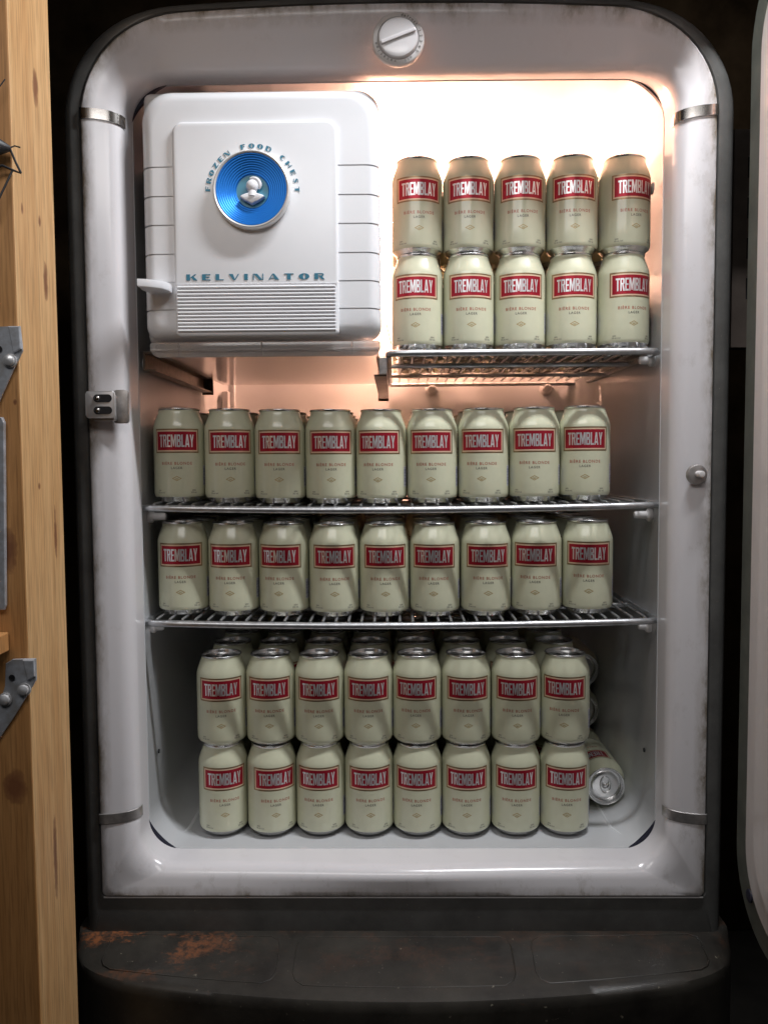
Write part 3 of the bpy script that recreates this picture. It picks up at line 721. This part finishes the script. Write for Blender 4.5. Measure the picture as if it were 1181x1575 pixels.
# ---- the open refrigerator door at the right
bm = NB()
def yz_slab(bm, y0, y1, z0, z1, r, x0, x1, bev, seg=3):
    pts = rrect(y0, y1, z0, z1, r, 10); t_ = NB(); prism(t_, pts, x0, x1, bev, seg)
    me_ = bpy.data.meshes.new('tmp'); t_.to_mesh(me_); t_.free(); q = NB(); q.from_mesh(me_); bpy.data.meshes.remove(me_)
    for v in q.verts: v.co = Vector((v.co.y, v.co.x, v.co.z))
    return q
dr = obj('door', yz_slab(bm, -.76, -.008, Z(-.555), Z(.560), .10, .4115, .4785, .005), fr, 'shell', smooth=40)
obj('gasket', yz_slab(NB(), -.752, -.011, Z(-.551), Z(.556), .095, .4030, .4113, .003), dr, 'gasket', smooth=40)
obj('door_pan', yz_slab(NB(), -.735, -.048, Z(-.520), Z(.526), .080, .3975, .4028, .004), dr, 'doorpan', smooth=40)
obj('pan_bulge', yz_slab(NB(), -.715, -.085, Z(-.490), Z(.495), .070, .3895, .3973, .008, 5), dr, 'doorpan', smooth=40)
for z, y in ((-.497, -.062), (.505, -.062)):
    bm = NB(); lathe(bm, [(.0075, 0), (.0072, .0015), (.0050, .002), (0, .002)], 20, xf=Matrix.Translation((.3974, y, Z(z))) @ Matrix.Rotation(-PI / 2, 4, 'Y')); obj('grommet', bm, dr, 'dark', smooth=True)

# ================================================================== WIRE SHELVES
def shelf(label, x0, x1, z, sag, y0=.0575, y1=.458, closed=False):
    t = thing('wire_shelf', label, 'wire shelf', ((x0 + x1) / 2, y0 + .19, Z(z)), 'wire shelves in the refrigerator')
    xm, hw_ = (x0 + x1) / 2, (x1 - x0) / 2
    sg = lambda x: -sag * (1 - ((x - xm) / hw_) ** 2)
    R = .0043; rc = .012
    def rim_pts(y, xs): return [(x, y, Z(z + sg(x))) for x in xs]
    xs = [x0 + rc + (x1 - x0 - 2 * rc) * k / 20 for k in range(21)]
    pts = rim_pts(y0, xs)
    loop = [(x0, y0 + rc, Z(z)), (x0 + rc * .3, y0 + rc * .3, Z(z))] + pts + [(x1 - rc * .3, y0 + rc * .3, Z(z)), (x1, y0 + rc, Z(z))]
    bm = NB(); tube(bm, loop, R, 12); obj('front_rod', bm, t, 'wire', smooth=True)
    for x in (x0, x1):
        bm = NB(); tube(bm, [(x, y0 + rc + .0005, Z(z)), (x, y1, Z(z))], R * .9, 10); obj('side_rod', bm, t, 'wire', smooth=True)
    for yy in (y0 + .125, y0 + .25, y1):
        bm = NB(); tube(bm, [(x, yy, Z(z + sg(x) - .0012)) for x in [x0 + (x1 - x0) * k / 12 for k in range(13)]], R * .8, 10); obj('cross_rod', bm, t, 'wire', smooth=True)
    nw = int(round((x1 - x0) / .0163)); r = .00175
    bm = NB(); tube(bm, [(0, y0 - .0005, -.0010), (0, y0 + .004, .0), (0, y1, 0)], r, 8); me = None
    for k in range(1, nw):
        x = x0 + (x1 - x0) * k / nw; loc = Vector((x, 0, Z(z + sg(x) + R + r * .6)))
        if me is None: o = obj('wire', bm, t, 'wire', smooth=True); me = o.data
        else: o = bpy.data.objects.new('wire', me); C.objects.link(o); o.parent = t
        o.location = loc - t.location
    return t
SH = {'top': (.1378, 0.), 'upper': (-.0575, .0035), 'lower': (-.2045, .0040)}
shelf('short wire shelf beside the freezer chest carrying ten cans in front', -.0125, .3250, .1378, 0.)
shelf('long wire shelf sagging under the nine cans right below the freezer chest', -.3275, .3275, -.0540, .0045)
shelf('lowest long wire shelf, above the double stack of cans on the floor', -.3275, .3275, -.2018, .0048)

# ================================================================== CANS
RC = .0331; HC = .1222
def can_wrap(r):     # flat label (arc length x, height z) -> can surface; x = 0 faces -y
    def f(x, z): a = x / RC; return (r * math.sin(a), -r * math.cos(a), z)
    return f
def cut_fine(bm):    # cut wide faces so that they follow the curve once wrapped
    for k in range(-28, 29):
        bmesh.ops.bisect_plane(bm, geom=bm.verts[:] + bm.edges[:] + bm.faces[:], plane_co=(k * .0021 + .0003, 0, 0), plane_no=(1, 0, 0))
def wrapped(build, r):
    bm = NB(); build(bm); bmesh.ops.remove_doubles(bm, verts=bm.verts[:], dist=1e-6)
    bmesh.ops.triangulate(bm, faces=[f for f in bm.faces if len(f.verts) > 4])
    cut_fine(bm); f = can_wrap(1.)
    for v in bm.verts:
        a = v.co.x / RC; rr = r + v.co.y; v.co = Vector((rr * math.sin(a), -rr * math.cos(a), v.co.z))
    bmesh.ops.recalc_face_normals(bm, faces=bm.faces[:])
    for fc in bm.faces:
        c_ = fc.calc_center_median()
        if fc.normal.x * c_.x + fc.normal.y * c_.y < 0: fc.normal_flip()
    return bm
def finish(name, bm, mats, sm=True):
    me = bpy.data.meshes.new(name); bm.to_mesh(me); bm.free()
    for k in mats: me.materials.append(M[k])
    if sm:
        for p in me.polygons: p.use_smooth = True
    return me
CM = {}
bm = NB(); lathe(bm, [(RC - .0014, .0072), (RC - .0004, .0095), (RC, .0120), (RC, .0300), (RC, .0600), (RC, .0930), (RC - .0001, .0965), (RC - .0006, .0995), (RC - .0016, .1030), (RC - .0030, .1070), (RC - .0045, .1110), (RC - .0058, .1145), (RC - .0066, .1170), (RC - .0069, .1186), (RC - .0069, .1194)], 96)
bmesh.ops.recalc_face_normals(bm, faces=bm.faces[:]); CM['body'] = finish('can_body', bm, ['paint'])
bm = NB(); lathe(bm, [(0, .0090), (.012, .0080), (.0195, .0040), (.0225, .0003), (.0240, .0), (.0252, .0006), (.0262, .0020), (.0285, .0042), (.0305, .0060), (RC - .0014, .0072)], 64)
bmesh.ops.recalc_face_normals(bm, faces=bm.faces[:]); CM['base'] = finish('can_base', bm, ['alu'])
bm = NB(); lathe(bm, [(RC - .0069, .1194), (RC - .0064, .1200), (.0271, .1208), (.0272, .1217), (.0267, .1222), (.0258, .1222), (.0254, .1215), (.0250, .1180), (.0243, .1158), (.0234, .1156), (.0228, .1166), (.0226, .1176), (.0150, .1179), (0, .1179)], 64)
bmesh.ops.recalc_face_normals(bm, faces=bm.faces[:]); CM['lid'] = finish('can_lid', bm, ['alu'])
bm = NB()
def flat_ring(bm, outer, inner, z0, z1):
    n_ = len(outer); lv = []
    for pts, z in ((outer, z0), (outer, z1), (inner, z1), (inner, z0)): lv.append([bm.verts.new((x, y, z)) for x, y in pts])
    for i in range(4):
        a, b = lv[i], lv[(i + 1) % 4]
        for k in range(n_): bm.faces.new((a[k], a[(k + 1) % n_], b[(k + 1) % n_], b[k]))
ov = lambda rx, ry, cy, N=24: [(rx * math.cos(2 * PI * k / N), cy + ry * math.sin(2 * PI * k / N)) for k in range(N)]
flat_ring(bm, ov(.0078, .0125, .001), ov(.0048, .0052, .0065), .1183, .1192)
t2 = lathe(bm, [(0, .1198), (.0025, .1197), (.0032, .1185), (.0032, .1180)], 16)
bmesh.ops.recalc_face_normals(bm, faces=bm.faces[:]); CM['tab'] = finish('pull_tab', bm, ['alu'])
# the printed label: gold rule, cream rule and red field, each a hair proud of the one below
zc_l = .0795
def pane(w_, h_, y, mi):
    def b(bm):
        vs = [bm.verts.new((x, y, zc_l + z)) for x, z in rect(-w_ / 2, -h_ / 2, w_ / 2, h_ / 2)]; f = bm.faces.new(vs); f.material_index = mi
    return b
def frame_pane(w0, h0, w1, h1, y, mi):
    def b(bm):
        o = rect(-w0 / 2, -h0 / 2, w0 / 2, h0 / 2); i_ = rect(-w1 / 2, -h1 / 2, w1 / 2, h1 / 2)
        for k in range(4):
            q = [o[k], o[(k + 1) % 4], i_[(k + 1) % 4], i_[k]]
            f = bm.faces.new([bm.verts.new((x, y, zc_l + z)) for x, z in q]); f.material_index = mi
    return b
def build_label(bm):
    frame_pane(.0626, .0312, .0580, .0266, .00008, 0)(bm); frame_pane(.0588, .0274, .0548, .0236, .00012, 1)(bm); pane(.0552, .0240, .00016, 2)(bm)
CM['label'] = finish('label_panel', wrapped(build_label, RC), ['gold', 'cream', 'red'])
CM['name'] = finish('lettering', wrapped(lambda bm: line(bm, 'TREMBLAY', GOTHIC, .0462, .0160, .055, lambda x, z: (x, .00024, zc_l - .0080 + z)), RC), ['silver'])
def build_small(bm):
    y = .00008
    add_font(bm, 'BIÈRE BLONDE', .0051, lambda x, z: (x, y, .0488 + z), 0, 1.24, .00009)
    add_font(bm, 'LAGER', .0042, lambda x, z: (x, y, .0432 + z), 1, 1.22, .00008)
def build_volume(bm):
    y = .00008
    add_font(bm, 'BIÈRE', .0024, lambda x, z: (.0225 + x, y, .0148 + z), 1, 1., .00004)
    add_font(bm, '355 mL', .0030, lambda x, z: (.0222 + x, y, .0118 + z), 1, 1., .00006)
def build_strength(bm):
    y = .00008
    add_font(bm, 'BEER', .0022, lambda x, z: (-.0245 + x, y, .0148 + z), 1, 1., .00003)
    add_font(bm, '5% alc./vol.', .0026, lambda x, z: (-.0220 + x, y, .0120 + z), 1, 1., .00004)
CM['print'] = finish('caption', wrapped(build_small, RC), ['copper', 'ink'])
CM['vol'] = finish('volume_print', wrapped(build_volume, RC), ['ink', 'ink'])
CM['alc'] = finish('strength_print', wrapped(build_strength, RC), ['ink', 'ink'])
def build_emblem(bm):
    y = .00008; cz = .0310
    o = [(-.0062, cz), (-.0042, cz + .0010), (0, cz + .0033), (.0042, cz + .0010), (.0062, cz), (.0042, cz - .0010), (0, cz - .0033), (-.0042, cz - .0010)]
    i_ = [(-.0046, cz), (-.0034, cz + .0005), (0, cz + .0024), (.0034, cz + .0005), (.0046, cz), (.0034, cz - .0005), (0, cz - .0024), (-.0034, cz - .0005)]
    for k in range(8): bm.faces.new([bm.verts.new((x, y, z)) for x, z in (o[k], o[(k + 1) % 8], i_[(k + 1) % 8], i_[k])])
    for p in (rect(-.0016, cz - .0012, .0016, cz - .0004), rect(-.0022, cz + .0002, .0022, cz + .0006)): bm.faces.new([bm.verts.new((x, y, z)) for x, z in p])
CM['emblem'] = finish('emblem', wrapped(build_emblem, RC), ['ochre'])
def build_bar(bm):
    y = .00006; x0, x1 = .0405, .0500
    f = bm.faces.new([bm.verts.new((x, y, z)) for x, z in rect(x0, .0215, x1, .0480)]); f.material_index = 0
    random.seed(3); z = .0222
    while z < .0470:
        h = random.choice((.0004, .0006, .0009)); f = bm.faces.new([bm.verts.new((x, y + .00006, q)) for x, q in rect(x0 + .0006, z, x1 - .0006, z + h)]); f.material_index = 1; z += h + random.choice((.0004, .0006, .0008))
CM['bar'] = finish('barcode', wrapped(build_bar, RC), ['barpale', 'barblue'])
PARTS = [('can_body', 'body', None), ('can_base', 'base', None), ('can_lid', 'lid', None), ('pull_tab', 'tab', 'can_lid'), ('label_panel', 'label', None), ('lettering', 'name', 'label_panel'), ('caption', 'print', None), ('volume_print', 'vol', None), ('strength_print', 'alc', None), ('emblem', 'emblem', None), ('barcode', 'bar', None)]
rng = random.Random(11)
def can(x, y, z, label, group, rot=0., lie=None, tilt=True):
    t = thing('beer_can', label, 'beer can', (x, y, Z(z)), group)
    if lie is not None: t.rotation_euler = (PI / 2, lie, 0)
    else: t.rotation_euler = (0, 0, rot)
    d = {}
    tr = rng.uniform(0, 2 * PI)
    for nm, key, par in PARTS:
        o = bpy.data.objects.new(nm, CM[key]); C.objects.link(o); o.parent = d[par] if par else t; d[nm] = o
        if nm == 'pull_tab': o.rotation_euler.z = tr if lie is None else lie
    return t
ORD = ['first', 'second', 'third', 'fourth', 'fifth', 'sixth', 'seventh', 'eighth', 'ninth']
CAMX, CAMY = -.006, -.97
def face_rot(x, y, off_frac):
    """turn of a can whose label centre shows off_frac radii right of its middle from the front"""
    phi = math.asin(max(-.95, min(.95, off_frac)))
    d = math.atan2(CAMX - x, -(CAMY - y))      # bearing of the viewer, to the right of -y
    return phi + d
def front_row(place, xs, y, z, cans, labs, sagf=None):
    for i, (x, (a, b), (la, lb)) in enumerate(zip(xs, cans, labs)):
        o = ((la + lb) / 2 - (a + b) / 2) / ((b - a) / 2)
        zz = z + (sagf(x) if sagf else 0)
        can(x, y + rng.uniform(-.0012, .0012), zz, f'{ORD[i]} pale can from the left in {place}', 'cans standing in the refrigerator', face_rot(x, y, o))
def back_rows(place, xs, y, z, rows, step=.0665):
    for r in rows:
        for i, x in enumerate(xs):
            can(x + rng.uniform(-.0004, .0004), y + step * (r - 1), z, f'{ORD[i]} pale can from the left, {ORD[r - 1]} row back, {place}', 'cans standing in the refrigerator', rng.uniform(0, 2 * PI))
Y0 = .1085
XT = [.0255, .0920, .1585, .2253, .2930]
front_row('the front upper layer on the short shelf', XT, Y0, .2660, [(606, 680), (682, 758), (761, 837), (840, 917), (920, 997)], [(613, 679), (691, 754), (771, 837), (852, 916), (941, 1012)])
front_row('the front lower layer on the short shelf', XT, Y0, .1448, [(602, 678), (684, 757), (761, 836), (840, 916), (920, 997)], [(606, 668), (694, 756), (769, 833), (853, 915), (939, 1010)])
back_rows('lower layer on the short shelf', XT, Y0, .1448, (2, 3, 4, 5), .0752); back_rows('upper layer on the short shelf', XT, Y0, .2660, (2, 3), .0752)
X2 = [-.2905, -.2236, -.1569, -.0903, -.0232, .0440, .1112, .1780, .2445]
sg2 = lambda x: -.0045 * (1 - (x / .3275) ** 2)
front_row('the front row right below the freezer chest', X2, Y0, -.0472, [(105, 323), (325, 540), (540, 755), (758, 975), (978, 1195), (1145, 1345), (1346, 1547), (1547, 1747), (1745, 1947)],
          [(115, 286), (343, 522), (553, 731), (781, 956), (988, 1155), (1160, 1320), (1361, 1520), (1567, 1732), (1766, 1932)], sg2)
back_rows('shelf right below the freezer chest', X2, Y0, -.0495, (2, 3, 4, 5), .0812)
X3 = [-.2884, -.2209, -.1539, -.0868, -.0202, .0468, .1146, .1813, .2490]
sg3 = lambda x: -.0048 * (1 - (x / .3275) ** 2)
front_row('the front row on the lowest wire shelf', X3, Y0, -.1952, [(122, 342), (342, 558), (560, 772), (775, 992), (993, 1205), (77, 273), (280, 475), (476, 675), (675, 880)],
          [(130, 302), (350, 512), (562, 722), (795, 974), (1018, 1190), (90, 252), (308, 468), (490, 654), (703, 868)], sg3)
back_rows('lowest wire shelf', X3, Y0, -.1978, (2, 3, 4, 5), .0812)
XB = [-.2425, -.1757, -.1093, -.0430, .0228, .0890, .1560, .2226]
YB = .118
front_row('the front of the floor stack, upper layer', XB, YB, -.3770, [(277, 478), (482, 680), (682, 882), (883, 1085), (1085, 1284), (158, 357), (362, 565), (567, 765)],
          [(291, 454), (493, 653), (694, 860), (900, 1065), (1098, 1262), (186, 350), (390, 555), (581, 750)])
front_row('the front of the floor stack, bottom layer', XB, YB, -.4978, [(288, 485), (490, 685), (690, 888), (890, 1087), (1090, 1289), (165, 360), (367, 562), (567, 765)],
          [(306, 474), (518, 684), (695, 862), (913, 1074), (1108, 1264), (185, 347), (388, 555), (594, 762)])
back_rows('upper layer, floor stack', XB, YB, -.3770, (2, 3, 4, 5), .0780); back_rows('bottom layer, floor stack', XB, YB, -.4978, (2, 3, 4, 5), .0780)
# cans lying on their sides at the right, lids to the front
can(.2945, .175 + HC, -.4978 + RC, 'can lying on its side on the floor at the right with its pull tab showing', 'cans lying in the refrigerator', lie=math.radians(152))
can(.2950, .305 + HC, -.4978 + RC, 'second lying can on the floor, hidden behind the one with its pull tab showing', 'cans lying in the refrigerator', lie=math.radians(160))
can(.2960, .335 + HC, -.4978 + RC * 3 - .006, 'shaded can lying behind the double stack, lower of the two raised lying cans', 'cans lying in the refrigerator', lie=math.radians(80))
can(.2960, .335 + HC, -.4978 + RC * 5 - .004, 'shaded can lying behind the double stack, topmost of the lying cans', 'cans lying in the refrigerator', lie=math.radians(-60))
